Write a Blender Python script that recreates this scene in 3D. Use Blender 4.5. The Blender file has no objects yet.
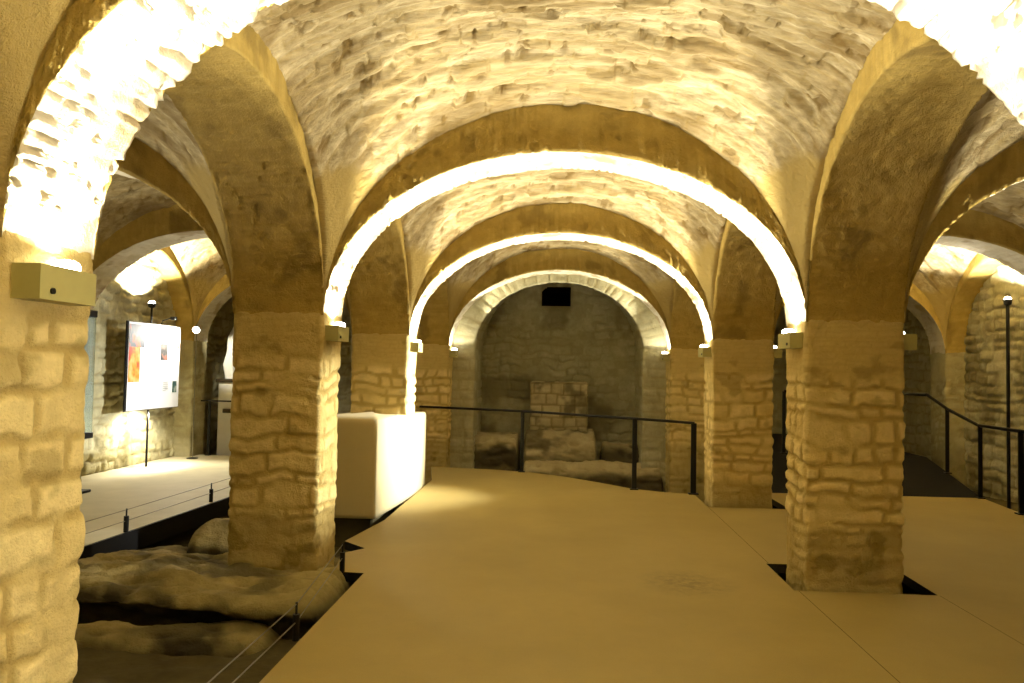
import bpy, math, random
import numpy as np
from mathutils import Vector, Matrix
from mathutils.geometry import tessellate_polygon

random.seed(4)
scene = bpy.context.scene
COL = scene.collection
PI = math.pi

# ------------------------------------------------------------------ noise
def _h(ix, iy, iz, seed):
    with np.errstate(over='ignore'):
        n = (ix.astype(np.uint32) * np.uint32(374761393) + iy.astype(np.uint32) * np.uint32(668265263)
             + iz.astype(np.uint32) * np.uint32(2246822519) + np.uint32((seed * 3266489917) & 0xffffffff))
        n = (n ^ (n >> np.uint32(13))) * np.uint32(1274126177)
        n = (n ^ (n >> np.uint32(16))) * np.uint32(2654435761)
        n = n ^ (n >> np.uint32(15))
    return (n & np.uint32(0xffff)).astype(np.float64) / 65535.0

def hash1(a, b=0, seed=0):
    a = np.asarray(a, dtype=np.int64); b = np.asarray(b, dtype=np.int64) + np.zeros_like(a)
    return _h(a, b, np.zeros_like(a), seed)

def vn(x, y, z=0.0, seed=0):
    x, y, z = np.broadcast_arrays(np.asarray(x, float), np.asarray(y, float), np.asarray(z, float))
    fx, fy, fz = np.floor(x), np.floor(y), np.floor(z)
    ix, iy, iz = fx.astype(np.int64), fy.astype(np.int64), fz.astype(np.int64)
    tx, ty, tz = x - fx, y - fy, z - fz
    tx = tx * tx * (3 - 2 * tx); ty = ty * ty * (3 - 2 * ty); tz = tz * tz * (3 - 2 * tz)
    def c(a, b, d): return _h(ix + a, iy + b, iz + d, seed)
    x00 = c(0,0,0)*(1-tx) + c(1,0,0)*tx; x10 = c(0,1,0)*(1-tx) + c(1,1,0)*tx
    x01 = c(0,0,1)*(1-tx) + c(1,0,1)*tx; x11 = c(0,1,1)*(1-tx) + c(1,1,1)*tx
    return (x00*(1-ty) + x10*ty)*(1-tz) + (x01*(1-ty) + x11*ty)*tz

def fbm(x, y, z=0.0, seed=0, octv=4):
    a, t, s = 0.5, 0.0, 0.0
    for o in range(octv):
        t = t + a * vn(np.asarray(x)*2**o, np.asarray(y)*2**o, np.asarray(z)*2**o, seed + o*17); s += a; a *= .5
    return t / s            # 0..1

def sstep(a, b, x):
    t = np.clip((x - a) / (b - a), 0, 1); return t*t*(3 - 2*t)

def stones(u, v, seed, course=(.08, .17), length=(.16, .45), gap=.008, soft=.028, warp=.025, mw=.012):
    """irregular coursed masonry: height 0..1, mortar 0..1, random per stone"""
    u = np.asarray(u, float); v = np.asarray(v, float)
    wv = v + warp*(vn(u*3.1, v*3.1, 0, seed) - .5)*2 + .35*warp*(vn(u*11, v*11, 0, seed+7) - .5)*2
    wu = u + warp*(vn(u*3.3, v*5.3, 5.5, seed+3) - .5)*2 + .3*warp*(vn(u*13, v*13, 2, seed+9) - .5)*2
    rng = np.random.RandomState(seed + 11)
    lo, hi = wv.min() - .3, wv.max() + .5
    b = [lo]
    while b[-1] < hi: b.append(b[-1] + rng.uniform(*course))
    b = np.array(b)
    ci = np.clip(np.searchsorted(b, wv) - 1, 0, len(b) - 2)
    dv = np.minimum(wv - b[ci], b[ci+1] - wv)
    du = np.zeros_like(wu); bi = np.zeros(wu.shape, dtype=np.int64)
    ulo, uhi = wu.min() - .5, wu.max() + .6
    for k in np.unique(ci):
        r2 = np.random.RandomState(seed*131 + int(k)*7 + 5)
        e = [ulo - r2.uniform(0, .4)]
        while e[-1] < uhi: e.append(e[-1] + r2.uniform(*length))
        e = np.array(e); m = ci == k
        j = np.clip(np.searchsorted(e, wu[m]) - 1, 0, len(e) - 2)
        du[m] = np.minimum(wu[m] - e[j], e[j+1] - wu[m]); bi[m] = j
    d = np.minimum(du, dv) - gap
    r = hash1(ci*97 + bi, bi, seed)
    h = np.clip(d / soft, 0, 1); h = np.sqrt(np.clip(1 - (1 - h)**2, 0, 1))
    h = h * (.55 + .75*r)
    mort = 1 - sstep(-.002, mw, d)
    return h, mort, hash1(ci*53 + bi*3, ci, seed + 1)

# ------------------------------------------------------------------ mesh helpers
def link(o, parent=None):
    COL.objects.link(o)
    if parent is not None: o.parent = parent
    return o

def mesh_obj(name, V, F, mat, parent=None, loc=(0, 0, 0), smooth=True, tone=None):
    me = bpy.data.meshes.new(name)
    V = np.asarray(V, float)
    me.from_pydata([tuple(p) for p in V], [], [tuple(int(i) for i in f) for f in F])
    return finish(me, name, mat, parent, loc, smooth, tone)

def finish(me, name, mat, parent, loc, smooth, tone):
    if smooth: me.polygons.foreach_set('use_smooth', np.ones(len(me.polygons), dtype=bool))
    if tone is not None:
        at = me.attributes.new('tone', 'FLOAT_COLOR', 'POINT')
        at.data.foreach_set('color', np.ascontiguousarray(tone, dtype=np.float32).ravel())
    me.materials.append(mat); me.update()
    o = bpy.data.objects.new(name, me); o.location = loc
    return link(o, parent)

def grid_obj(name, P, mat, parent=None, loc=(0, 0, 0), tone=None, wrap=False, flip=False, smooth=True):
    """P: (n, m, 3) world points; loc becomes the origin"""
    n, m = P.shape[:2]
    V = (P - np.array(loc)).reshape(-1, 3)
    ii = np.arange(n if wrap else n - 1); jj = np.arange(m - 1)
    I, J = np.meshgrid(ii, jj, indexing='ij'); I2 = (I + 1) % n
    q = np.stack([I*m + J, I2*m + J, I2*m + J + 1, I*m + J + 1], -1).reshape(-1, 4)
    if flip: q = q[:, ::-1]
    me = bpy.data.meshes.new(name)
    me.vertices.add(len(V)); me.vertices.foreach_set('co', V.astype(np.float32).ravel())
    me.loops.add(q.size); me.loops.foreach_set('vertex_index', np.ascontiguousarray(q, dtype=np.int32).ravel())
    me.polygons.add(len(q))
    me.polygons.foreach_set('loop_start', np.arange(0, q.size, 4, dtype=np.int32))
    me.polygons.foreach_set('loop_total', np.full(len(q), 4, dtype=np.int32))
    me.update(calc_edges=True); me.validate()
    return finish(me, name, mat, parent, loc, smooth, None if tone is None else tone.reshape(-1, 4))

def tone4(m, r, s):
    m, r, s = np.broadcast_arrays(m, r, s)
    return np.stack([m, r, s, np.ones_like(m)], -1)

class MB:
    def __init__(s): s.V = []; s.F = []
    def add(s, V, F):
        b = len(s.V); s.V += [tuple(v) for v in V]; s.F += [tuple(i + b for i in f) for f in F]; return s
    def box(s, c, d, bev=.004, rot=0.0):
        """box with chamfered edges"""
        hx, hy, hz = d[0]/2, d[1]/2, d[2]/2; b = min(bev, hx*.45, hy*.45, hz*.45)
        V = []; cr, sr = math.cos(rot), math.sin(rot)
        idx = {}
        for sx in (-1, 1):
            for sy in (-1, 1):
                for sz in (-1, 1):
                    for a in range(3):
                        p = [sx*(hx - (b if a != 0 else 0)), sy*(hy - (b if a != 1 else 0)), sz*(hz - (b if a != 2 else 0))]
                        idx[(sx, sy, sz, a)] = len(V)
                        V.append((c[0] + p[0]*cr - p[1]*sr, c[1] + p[0]*sr + p[1]*cr, c[2] + p[2]))
        F = []
        sg = [(-1, -1), (1, -1), (1, 1), (-1, 1)]
        for s1 in (-1, 1):
            F.append([idx[(s1, y, z, 0)] for y, z in sg][::s1])
            F.append([idx[(x, s1, z, 1)] for x, z in sg][::-s1])
            F.append([idx[(x, y, s1, 2)] for x, y in sg][::s1])
        for s1 in (-1, 1):
            for s2 in (-1, 1):
                F.append([idx[(s1, s2, -1, 0)], idx[(s1, s2, 1, 0)], idx[(s1, s2, 1, 1)], idx[(s1, s2, -1, 1)]])
                F.append([idx[(s1, -1, s2, 0)], idx[(s1, 1, s2, 0)], idx[(s1, 1, s2, 2)], idx[(s1, -1, s2, 2)]])
                F.append([idx[(-1, s1, s2, 1)], idx[(1, s1, s2, 1)], idx[(1, s1, s2, 2)], idx[(-1, s1, s2, 2)]])
        for sx in (-1, 1):
            for sy in (-1, 1):
                for sz in (-1, 1): F.append([idx[(sx, sy, sz, a)] for a in range(3)])
        return s.add(V, F)
    def tube(s, pts, r, n=8, cap=True):
        pts = [Vector(p) for p in pts]; V = []; F = []
        rs = r if isinstance(r, (list, tuple)) else [r]*len(pts)
        for i, p in enumerate(pts):
            t = (pts[min(i+1, len(pts)-1)] - pts[max(i-1, 0)]).normalized()
            a = t.cross(Vector((0, 0, 1)))
            if a.length < 1e-3: a = t.cross(Vector((0, 1, 0)))
            a.normalize(); b = a.cross(t)
            for k in range(n):
                q = p + rs[i]*(a*math.cos(2*PI*k/n) + b*math.sin(2*PI*k/n)); V.append(tuple(q))
        for i in range(len(pts)-1):
            for k in range(n):
                k2 = (k+1) % n; F.append((i*n+k, i*n+k2, (i+1)*n+k2, (i+1)*n+k))
        if cap: F.append(tuple(range(n))[::-1]); F.append(tuple((len(pts)-1)*n + k for k in range(n)))
        return s.add(V, F)
    def lathe(s, prof, c=(0, 0, 0), n=20):
        V = []; F = []
        for r, z in prof:
            for k in range(n): V.append((c[0] + r*math.cos(2*PI*k/n), c[1] + r*math.sin(2*PI*k/n), c[2] + z))
        for i in range(len(prof)-1):
            for k in range(n):
                k2 = (k+1) % n; F.append((i*n+k, i*n+k2, (i+1)*n+k2, (i+1)*n+k))
        F.append(tuple(range(n))[::-1]); F.append(tuple((len(prof)-1)*n + k for k in range(n)))
        return s.add(V, F)
    def build(s, name, mat, parent=None, loc=(0, 0, 0), smooth=False):
        o = mesh_obj(name, s.V, s.F, mat, parent, loc, smooth)
        import bmesh
        bm = bmesh.new(); bm.from_mesh(o.data); bmesh.ops.recalc_face_normals(bm, faces=bm.faces)
        bm.to_mesh(o.data); bm.free()
        return o

def tag(o, label=None, cat=None, group=None, kind=None):
    if label: o['label'] = label
    if cat: o['category'] = cat
    if group: o['group'] = group
    if kind: o['kind'] = kind
    return o

def empty(name, loc, label, cat, group=None):
    o = bpy.data.objects.new(name, None); o.location = loc; o.empty_display_size = .1
    link(o); return tag(o, label, cat, group)

# ------------------------------------------------------------------ materials
def nodes(name):
    m = bpy.data.materials.new(name); m.use_nodes = True
    nt = m.node_tree; return m, nt, nt.nodes['Principled BSDF']

def N(nt, typ, **kw):
    n = nt.nodes.new(typ)
    for k, v in kw.items():
        if k in n.inputs: n.inputs[k].default_value = v
        else: setattr(n, k, v)
    return n

def mixc(nt, fac, a, b, mode='MIX'):
    n = nt.nodes.new('ShaderNodeMix'); n.data_type = 'RGBA'; n.blend_type = mode
    for sock, val in ((n.inputs[0], fac), (n.inputs[6], a), (n.inputs[7], b)):
        if hasattr(val, 'links'): nt.links.new(val, sock)
        else: sock.default_value = val if not isinstance(val, tuple) else (*val, 1) if len(val) == 3 else val
    return n.outputs[2]

def noise_fac(nt, scale, detail=5, rough=.6, lo=.35, hi=.65, vec=None, dist=0):
    n = N(nt, 'ShaderNodeTexNoise'); n.inputs['Scale'].default_value = scale; n.inputs['Detail'].default_value = detail
    n.inputs['Roughness'].default_value = rough; n.inputs['Distortion'].default_value = dist
    if vec is not None: nt.links.new(vec, n.inputs['Vector'])
    r = N(nt, 'ShaderNodeMapRange'); r.inputs['From Min'].default_value = lo; r.inputs['From Max'].default_value = hi
    nt.links.new(n.outputs['Fac'], r.inputs['Value'])
    return r.outputs['Result'], n.outputs['Fac']

def masonry(name, c1, c2, cm, cs, bump=.35, rough=.93, speck=.25, stretch=(1, 1, 1), nscale=9):
    """stone mixes c1/c2 per block, mortar cm, weathered stain cs"""
    m, nt, bs = nodes(name)
    at = N(nt, 'ShaderNodeAttribute', attribute_name='tone')
    sp = N(nt, 'ShaderNodeSeparateColor'); nt.links.new(at.outputs['Color'], sp.inputs['Color'])
    tc = N(nt, 'ShaderNodeTexCoord'); mp = N(nt, 'ShaderNodeMapping'); mp.inputs['Scale'].default_value = stretch
    nt.links.new(tc.outputs['Object'], mp.inputs['Vector']); vec = mp.outputs['Vector']
    col = mixc(nt, sp.outputs['Green'], c1, c2)
    f1, raw1 = noise_fac(nt, nscale, 6, .65, .3, .7, vec)
    dark = tuple(c*.62 for c in c2)
    mul = N(nt, 'ShaderNodeMath', operation='MULTIPLY'); mul.inputs[1].default_value = speck; nt.links.new(f1, mul.inputs[0])
    col = mixc(nt, mul.outputs[0], col, dark)
    f2, raw2 = noise_fac(nt, 70, 4, .7, .3, .75, vec)
    col = mixc(nt, sp.outputs['Red'], col, cm)
    mul2 = N(nt, 'ShaderNodeMath', operation='MULTIPLY'); mul2.inputs[1].default_value = .22; nt.links.new(f2, mul2.inputs[0])
    col = mixc(nt, mul2.outputs[0], col, tuple(c*.5 for c in c1))
    col = mixc(nt, sp.outputs['Blue'], col, cs)
    nt.links.new(col, bs.inputs['Base Color']); bs.inputs['Roughness'].default_value = rough
    bs.inputs['Specular IOR Level'].default_value = .2
    ad = N(nt, 'ShaderNodeMath', operation='MULTIPLY_ADD'); ad.inputs[1].default_value = .35
    nt.links.new(raw2, ad.inputs[0]); nt.links.new(raw1, ad.inputs[2])
    bu = N(nt, 'ShaderNodeBump'); bu.inputs['Strength'].default_value = bump; bu.inputs['Distance'].default_value = .03
    nt.links.new(ad.outputs[0], bu.inputs['Height']); nt.links.new(bu.outputs['Normal'], bs.inputs['Normal'])
    return m

def plain(name, c, rough=.5, metal=0, var=.12, scale=14, bump=0, spec=.4):
    m, nt, bs = nodes(name)
    tc = N(nt, 'ShaderNodeTexCoord')
    f, raw = noise_fac(nt, scale, 5, .6, .3, .7, tc.outputs['Object'])
    mul = N(nt, 'ShaderNodeMath', operation='MULTIPLY'); mul.inputs[1].default_value = var; nt.links.new(f, mul.inputs[0])
    nt.links.new(mixc(nt, mul.outputs[0], c, tuple(x*.45 for x in c)), bs.inputs['Base Color'])
    bs.inputs['Roughness'].default_value = rough; bs.inputs['Metallic'].default_value = metal
    bs.inputs['Specular IOR Level'].default_value = spec
    if bump:
        bu = N(nt, 'ShaderNodeBump'); bu.inputs['Strength'].default_value = bump; bu.inputs['Distance'].default_value = .02
        nt.links.new(raw, bu.inputs['Height']); nt.links.new(bu.outputs['Normal'], bs.inputs['Normal'])
    return m

def emit(name, c, s):
    m, nt, bs = nodes(name)
    bs.inputs['Base Color'].default_value = (*c, 1); bs.inputs['Emission Color'].default_value = (*c, 1)
    bs.inputs['Emission Strength'].default_value = s
    return m

M = {}
M['pier'] = masonry('pier_stone', (.92, .75, .34), (.76, .59, .23), (.42, .295, .085), (.25, .18, .05), bump=.9, speck=.45)
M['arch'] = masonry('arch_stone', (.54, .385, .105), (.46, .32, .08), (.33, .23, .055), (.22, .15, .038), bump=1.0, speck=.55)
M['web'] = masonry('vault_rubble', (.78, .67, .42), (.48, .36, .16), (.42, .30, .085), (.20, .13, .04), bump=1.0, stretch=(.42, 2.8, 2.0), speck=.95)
M['soffit'] = masonry('soffit_lit_pale', (.80, .74, .58), (.70, .62, .44), (.50, .38, .18), (.34, .24, .10), bump=.6, speck=.3)  # paler copy of the arch stone, lamp light put into its colour
M['wall'] = masonry('wall_stone', (.60, .55, .33), (.46, .405, .21), (.33, .275, .125), (.22, .185, .085), bump=1.0, speck=.6)
M['grey'] = masonry('grey_stone', (.56, .52, .33), (.42, .385, .23), (.36, .32, .18), (.18, .155, .08), bump=1.0, speck=.6)
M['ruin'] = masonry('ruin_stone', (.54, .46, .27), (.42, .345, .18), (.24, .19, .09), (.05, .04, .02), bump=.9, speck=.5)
M['soil'] = plain('excavated_soil', (.085, .068, .028), .97, 0, .7, 6, .8, .1)
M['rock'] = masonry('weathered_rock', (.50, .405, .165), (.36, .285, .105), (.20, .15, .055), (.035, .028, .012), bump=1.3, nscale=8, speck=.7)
M['white'] = plain('white_plaster', (.50, .41, .20), .9, 0, .10, 7, .15, .2)
M['black'] = plain('black_steel', (.012, .011, .009), .45, .6, .2, 30)
M['dark'] = plain('dark_void', (.006, .005, .004), .95, 0, .2, 10, 0, .05)
M['box'] = plain('olive_paint', (.40, .36, .13), .55, 0, .12, 20)
M['bulb'] = emit('lamp_glow', (1, .97, .88), 30)
M['led'] = emit('led_glow', (.85, 1, .95), 3)
M['cable'] = plain('steel_cable', (.20, .18, .12), .4, .7, .1, 40)
M['ramp'] = plain('dark_ramp_covering', (.009, .008, .006), .9, 0, .4, 25, .1, .1)
M['sheet'] = plain('printed_sheet', (.84, .85, .86), .5, 0, .03, 3)
M['ink'] = plain('grey_ink', (.35, .37, .38), .6, 0, .1, 40)
M['red'] = plain('red_ink', (.75, .08, .04), .6, 0, .1, 20)
M['statue'] = plain('pale_limestone', (.85, .82, .70), .8, 0, .15, 9, .2)
M['bronze'] = plain('dark_patina', (.05, .035, .015), .5, .3, .3, 12, .3)

def photo_mat(name, c1, c2, c3, scale):
    m, nt, bs = nodes(name)
    tc = N(nt, 'ShaderNodeTexCoord')
    f, raw = noise_fac(nt, scale, 2, .5, .35, .65, tc.outputs['Object'])
    r = nt.nodes.new('ShaderNodeValToRGB'); e = r.color_ramp.elements
    e[0].position = .2; e[0].color = (*c1, 1); e[1].position = .85; e[1].color = (*c3, 1)
    k = e.new(.55); k.color = (*c2, 1)
    nt.links.new(f, r.inputs[0]); nt.links.new(r.outputs[0], bs.inputs['Base Color']); bs.inputs['Roughness'].default_value = .5
    return m
M['photo_a'] = photo_mat('printed_photo_grey', (.04, .05, .08), (.09, .10, .13), (.8, .13, .03), 4)
M['photo_b'] = photo_mat('printed_photo_orange', (.62, .50, .18), (.75, .30, .03), (.62, .06, .02), 5)
M['photo_c'] = photo_mat('printed_photo_brown', (.03, .03, .03), (.08, .07, .06), (.3, .12, .08), 12)
M['photo_d'] = photo_mat('printed_photo_teal', (.02, .06, .055), (.05, .12, .11), (.3, .34, .3), 9)

# concrete floor: large soft blotches, faint wear
def floor_mat():
    m, nt, bs = nodes('beige_concrete')
    tc = N(nt, 'ShaderNodeTexCoord'); v = tc.outputs['Object']
    a, ra = noise_fac(nt, 1.1, 6, .6, .3, .7, v); b, rb = noise_fac(nt, 14, 6, .7, .3, .7, v); c, rc = noise_fac(nt, 120, 3, .6, .3, .7, v)
    col = mixc(nt, a, (.36, .265, .080), (.29, .212, .060))
    k = N(nt, 'ShaderNodeMath', operation='MULTIPLY'); k.inputs[1].default_value = .25; nt.links.new(b, k.inputs[0])
    col = mixc(nt, k.outputs[0], col, (.27, .205, .07))
    k2 = N(nt, 'ShaderNodeMath', operation='MULTIPLY'); k2.inputs[1].default_value = .18; nt.links.new(c, k2.inputs[0])
    col = mixc(nt, k2.outputs[0], col, (.15, .115, .04))
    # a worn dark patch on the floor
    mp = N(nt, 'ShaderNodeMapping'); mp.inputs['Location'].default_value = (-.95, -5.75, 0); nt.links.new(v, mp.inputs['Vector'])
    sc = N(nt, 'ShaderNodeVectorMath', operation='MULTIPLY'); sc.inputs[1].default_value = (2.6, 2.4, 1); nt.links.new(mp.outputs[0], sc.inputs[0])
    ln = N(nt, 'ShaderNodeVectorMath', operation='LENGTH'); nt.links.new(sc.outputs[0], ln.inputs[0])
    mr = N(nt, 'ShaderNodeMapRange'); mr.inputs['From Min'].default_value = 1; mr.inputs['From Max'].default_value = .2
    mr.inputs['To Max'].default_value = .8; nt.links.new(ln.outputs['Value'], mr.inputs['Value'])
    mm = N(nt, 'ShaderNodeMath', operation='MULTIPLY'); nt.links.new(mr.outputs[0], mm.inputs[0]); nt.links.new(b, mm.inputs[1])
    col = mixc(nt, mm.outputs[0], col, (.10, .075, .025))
    nt.links.new(col, bs.inputs['Base Color']); bs.inputs['Roughness'].default_value = .62; bs.inputs['Specular IOR Level'].default_value = .3
    bu = N(nt, 'ShaderNodeBump'); bu.inputs['Strength'].default_value = .08; bu.inputs['Distance'].default_value = .01
    nt.links.new(rc, bu.inputs['Height']); nt.links.new(bu.outputs['Normal'], bs.inputs['Normal'])
    return m
M['floor'] = floor_mat()
M['walkway'] = plain('pale_concrete', (.56, .50, .31), .7, 0, .25, 3, .05, .3)

def glass_mat():
    m, nt, bs = nodes('case_glass')
    bs.inputs['Base Color'].default_value = (.72, .84, .76, 1); bs.inputs['Roughness'].default_value = .03
    bs.inputs['Transmission Weight'].default_value = .85; bs.inputs['IOR'].default_value = 1.12
    bs.inputs['Alpha'].default_value = .55
    return m
M['glass'] = glass_mat()

# ------------------------------------------------------------------ plan of the cellar
XN, W, D, L, Y2 = 1.79, .70, .50, 3.385, 5.72
ZS = 1.92                           # springing
BT, ET = 1.25, 1.60                 # rise of transverse soffit / back
BA, EA = 1.33, 1.52                 # rise of arcade soffit / back
def PY(k): return Y2 + (k - 2)*L     # front of pier k
XO = XN + W
XC = XO + XN                         # aisle centre
XW = XC + XN                         # aisle wall pilaster face
XB = XW + .30                        # aisle wall recess face
YB, YE = -1.2, 15.87                 # back of the cellar, end of the aisles

# ------------------------------------------------------------------ piers
def pier(name, x0, x1, y0, y1, z0, z1, seed, res, plaster=1.5, base=.42, amp=.017, kind=None, mat='pier', rc=.03):
    """rectangular pier of coursed stone with a smoother top and a darker weathered foot"""
    c = [(x0, y1), (x0, y0), (x1, y0), (x1, y1)]
    w, d = x1 - x0, y1 - y0
    per = 2*(w + d); n = int(per/res); s = np.arange(n)*per/n
    px = np.empty(n); py = np.empty(n); nx = np.empty(n); ny = np.empty(n)
    for i, t in enumerate(s):
        if t < d: px[i], py[i], nx[i], ny[i] = x0, y1 - t, -1, 0
        elif t < d + w: px[i], py[i], nx[i], ny[i] = x0 + t - d, y0, 0, -1
        elif t < 2*d + w: px[i], py[i], nx[i], ny[i] = x1, y0 + t - d - w, 1, 0
        else: px[i], py[i], nx[i], ny[i] = x1 - (t - 2*d - w), y1, 0, 1
    # rounded corners
    cx, cy = (x0 + x1)/2, (y0 + y1)/2
    ax = np.clip(np.abs(px - cx) - (w/2 - rc), 0, None)*np.sign(px - cx)
    ay = np.clip(np.abs(py - cy) - (d/2 - rc), 0, None)*np.sign(py - cy)
    ln = np.hypot(ax, ay); corner = (np.abs(ax) > 0) & (np.abs(ay) > 0)
    bx = np.where(corner, np.sign(ax)*(w/2 - rc) + cx, px); by = np.where(corner, np.sign(ay)*(d/2 - rc) + cy, py)
    nx = np.where(corner, ax/np.maximum(ln, 1e-6), nx); ny = np.where(corner, ay/np.maximum(ln, 1e-6), ny)
    px = np.where(corner, bx + nx*rc, px); py = np.where(corner, by + ny*rc, py)
    m = int((z1 - z0)/res) + 1; z = np.linspace(z0, z1, m)
    U, Z = np.meshgrid(s, z, indexing='ij')
    h, mo, r = stones(U, Z, seed, course=(.07, .18), length=(.13, .46), gap=.013, soft=.034, warp=.05, mw=.02)
    lost = sstep(.5, .62, fbm(U*3.2, Z*3.6, 9, seed + 21)); h = h*(1 - .75*lost) + .45*lost; mo = mo*(1 - .8*lost)
    h2, mo2, r2 = stones(U, Z, seed + 50, course=(.03, .06), length=(.08, .2), soft=.02, gap=.003)
    wob = fbm(U*1.7, Z*1.7, 0, seed)
    pl = sstep(plaster - .05, plaster + .06, Z + .09*(wob - .5))
    bz = 1 - sstep(base - .06, base + .05, Z + .12*(wob - .5))
    fine = fbm(U*14, Z*14, 0, seed + 4) - .5 + .6*(fbm(U*38, Z*38, 0, seed + 14, 3) - .5)
    hh = (h*(1 - pl)*(1 - .45*bz) + (.85 + .12*h2)*pl)
    disp = amp*(hh - .7) + .014*fine + .02*(fbm(U*2.3, Z*2.3, 3, seed+2) - .5)
    top = sstep(ZS - .02, ZS + .1, Z)
    disp = disp*(1 - top) - .03*top
    P = np.empty((n, m, 3))
    P[..., 0] = px[:, None] + nx[:, None]*disp; P[..., 1] = py[:, None] + ny[:, None]*disp; P[..., 2] = Z
    sta = bz*(.35 + .5*fbm(U*5, Z*5, 1, seed + 8)) + .5*sstep(.62, .72, fbm(U*4, Z*6, 6, seed + 3))
    mort = np.clip(.85*mo*(1 - pl)*(1 - .5*bz) + .15*mo2*pl + .45*pl + .25*lost*(1 - pl), 0, 1)
    o = grid_obj(name, P, M[mat], loc=(cx, cy, max(z0, 0) if z0 > -.3 else 0), tone=tone4(mort, np.clip(r*(1-pl) + (.5+.4*r2)*pl, 0, 1), np.clip(sta, 0, 1)), wrap=True)
    if kind: o['kind'] = kind
    return o

SIDE = {-1: 'left', 1: 'right'}
PLAB = {
 (1, -1): 'thick pale rough stone pillar cut off by the left edge, nearest the camera',
 (1, 1): 'rough stone pillar of the nearest arch, on the right just out of frame',
 (2, -1): 'stone pillar standing on the excavated rock beside the low cable barrier',
 (2, 1): 'stone pillar rising from a black square cutout in the beige floor',
 (3, -1): 'stone pillar standing behind the white plaster block',
 (3, 1): 'stone pillar at the right end of the black nave railing',
 (4, -1): 'far stone pillar left of the dark niche, behind the black railing',
 (4, 1): 'far stone pillar right of the dark niche, behind the black railing',
}
for k in range(0, 6):
    for s in (-1, 1):
        xa, xb = sorted((s*XN, s*XO))
        res = {0: .04, 1: .012, 2: .013, 3: .017, 4: .022, 5: .04}[k]
        nm = 'stone_pillar' if (k, s) in PLAB else 'pillar'
        if k == 5: continue
        o = pier(nm, xa, xb, PY(k), PY(k) + D, -.55, 2.55, 100 + k*7 + (s > 0)*3, res,
                 plaster={1: 1.70, 2: 1.60 if s < 0 else 1.50, 3: 1.54, 4: 1.5}.get(k, 1.5), base={2: .42, 1: .1, 3: .3}.get(k, .4), kind=None if (k, s) in PLAB else 'structure')
        if (k, s) in PLAB: tag(o, PLAB[(k, s)], 'pillar', 'stone pillars of the cellar')

# wall pilasters
for k in range(0, 6):
    for s in (-1, 1):
        xa, xb = sorted((s*XW, s*(XB + .06)))
        o = pier('trim_1' if s < 0 else 'trim_2', xa, xb, PY(k), PY(k) + D, -.55, 2.55, 200 + k*7 + (s > 0)*3, .03, kind='structure', mat='wall')

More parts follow.
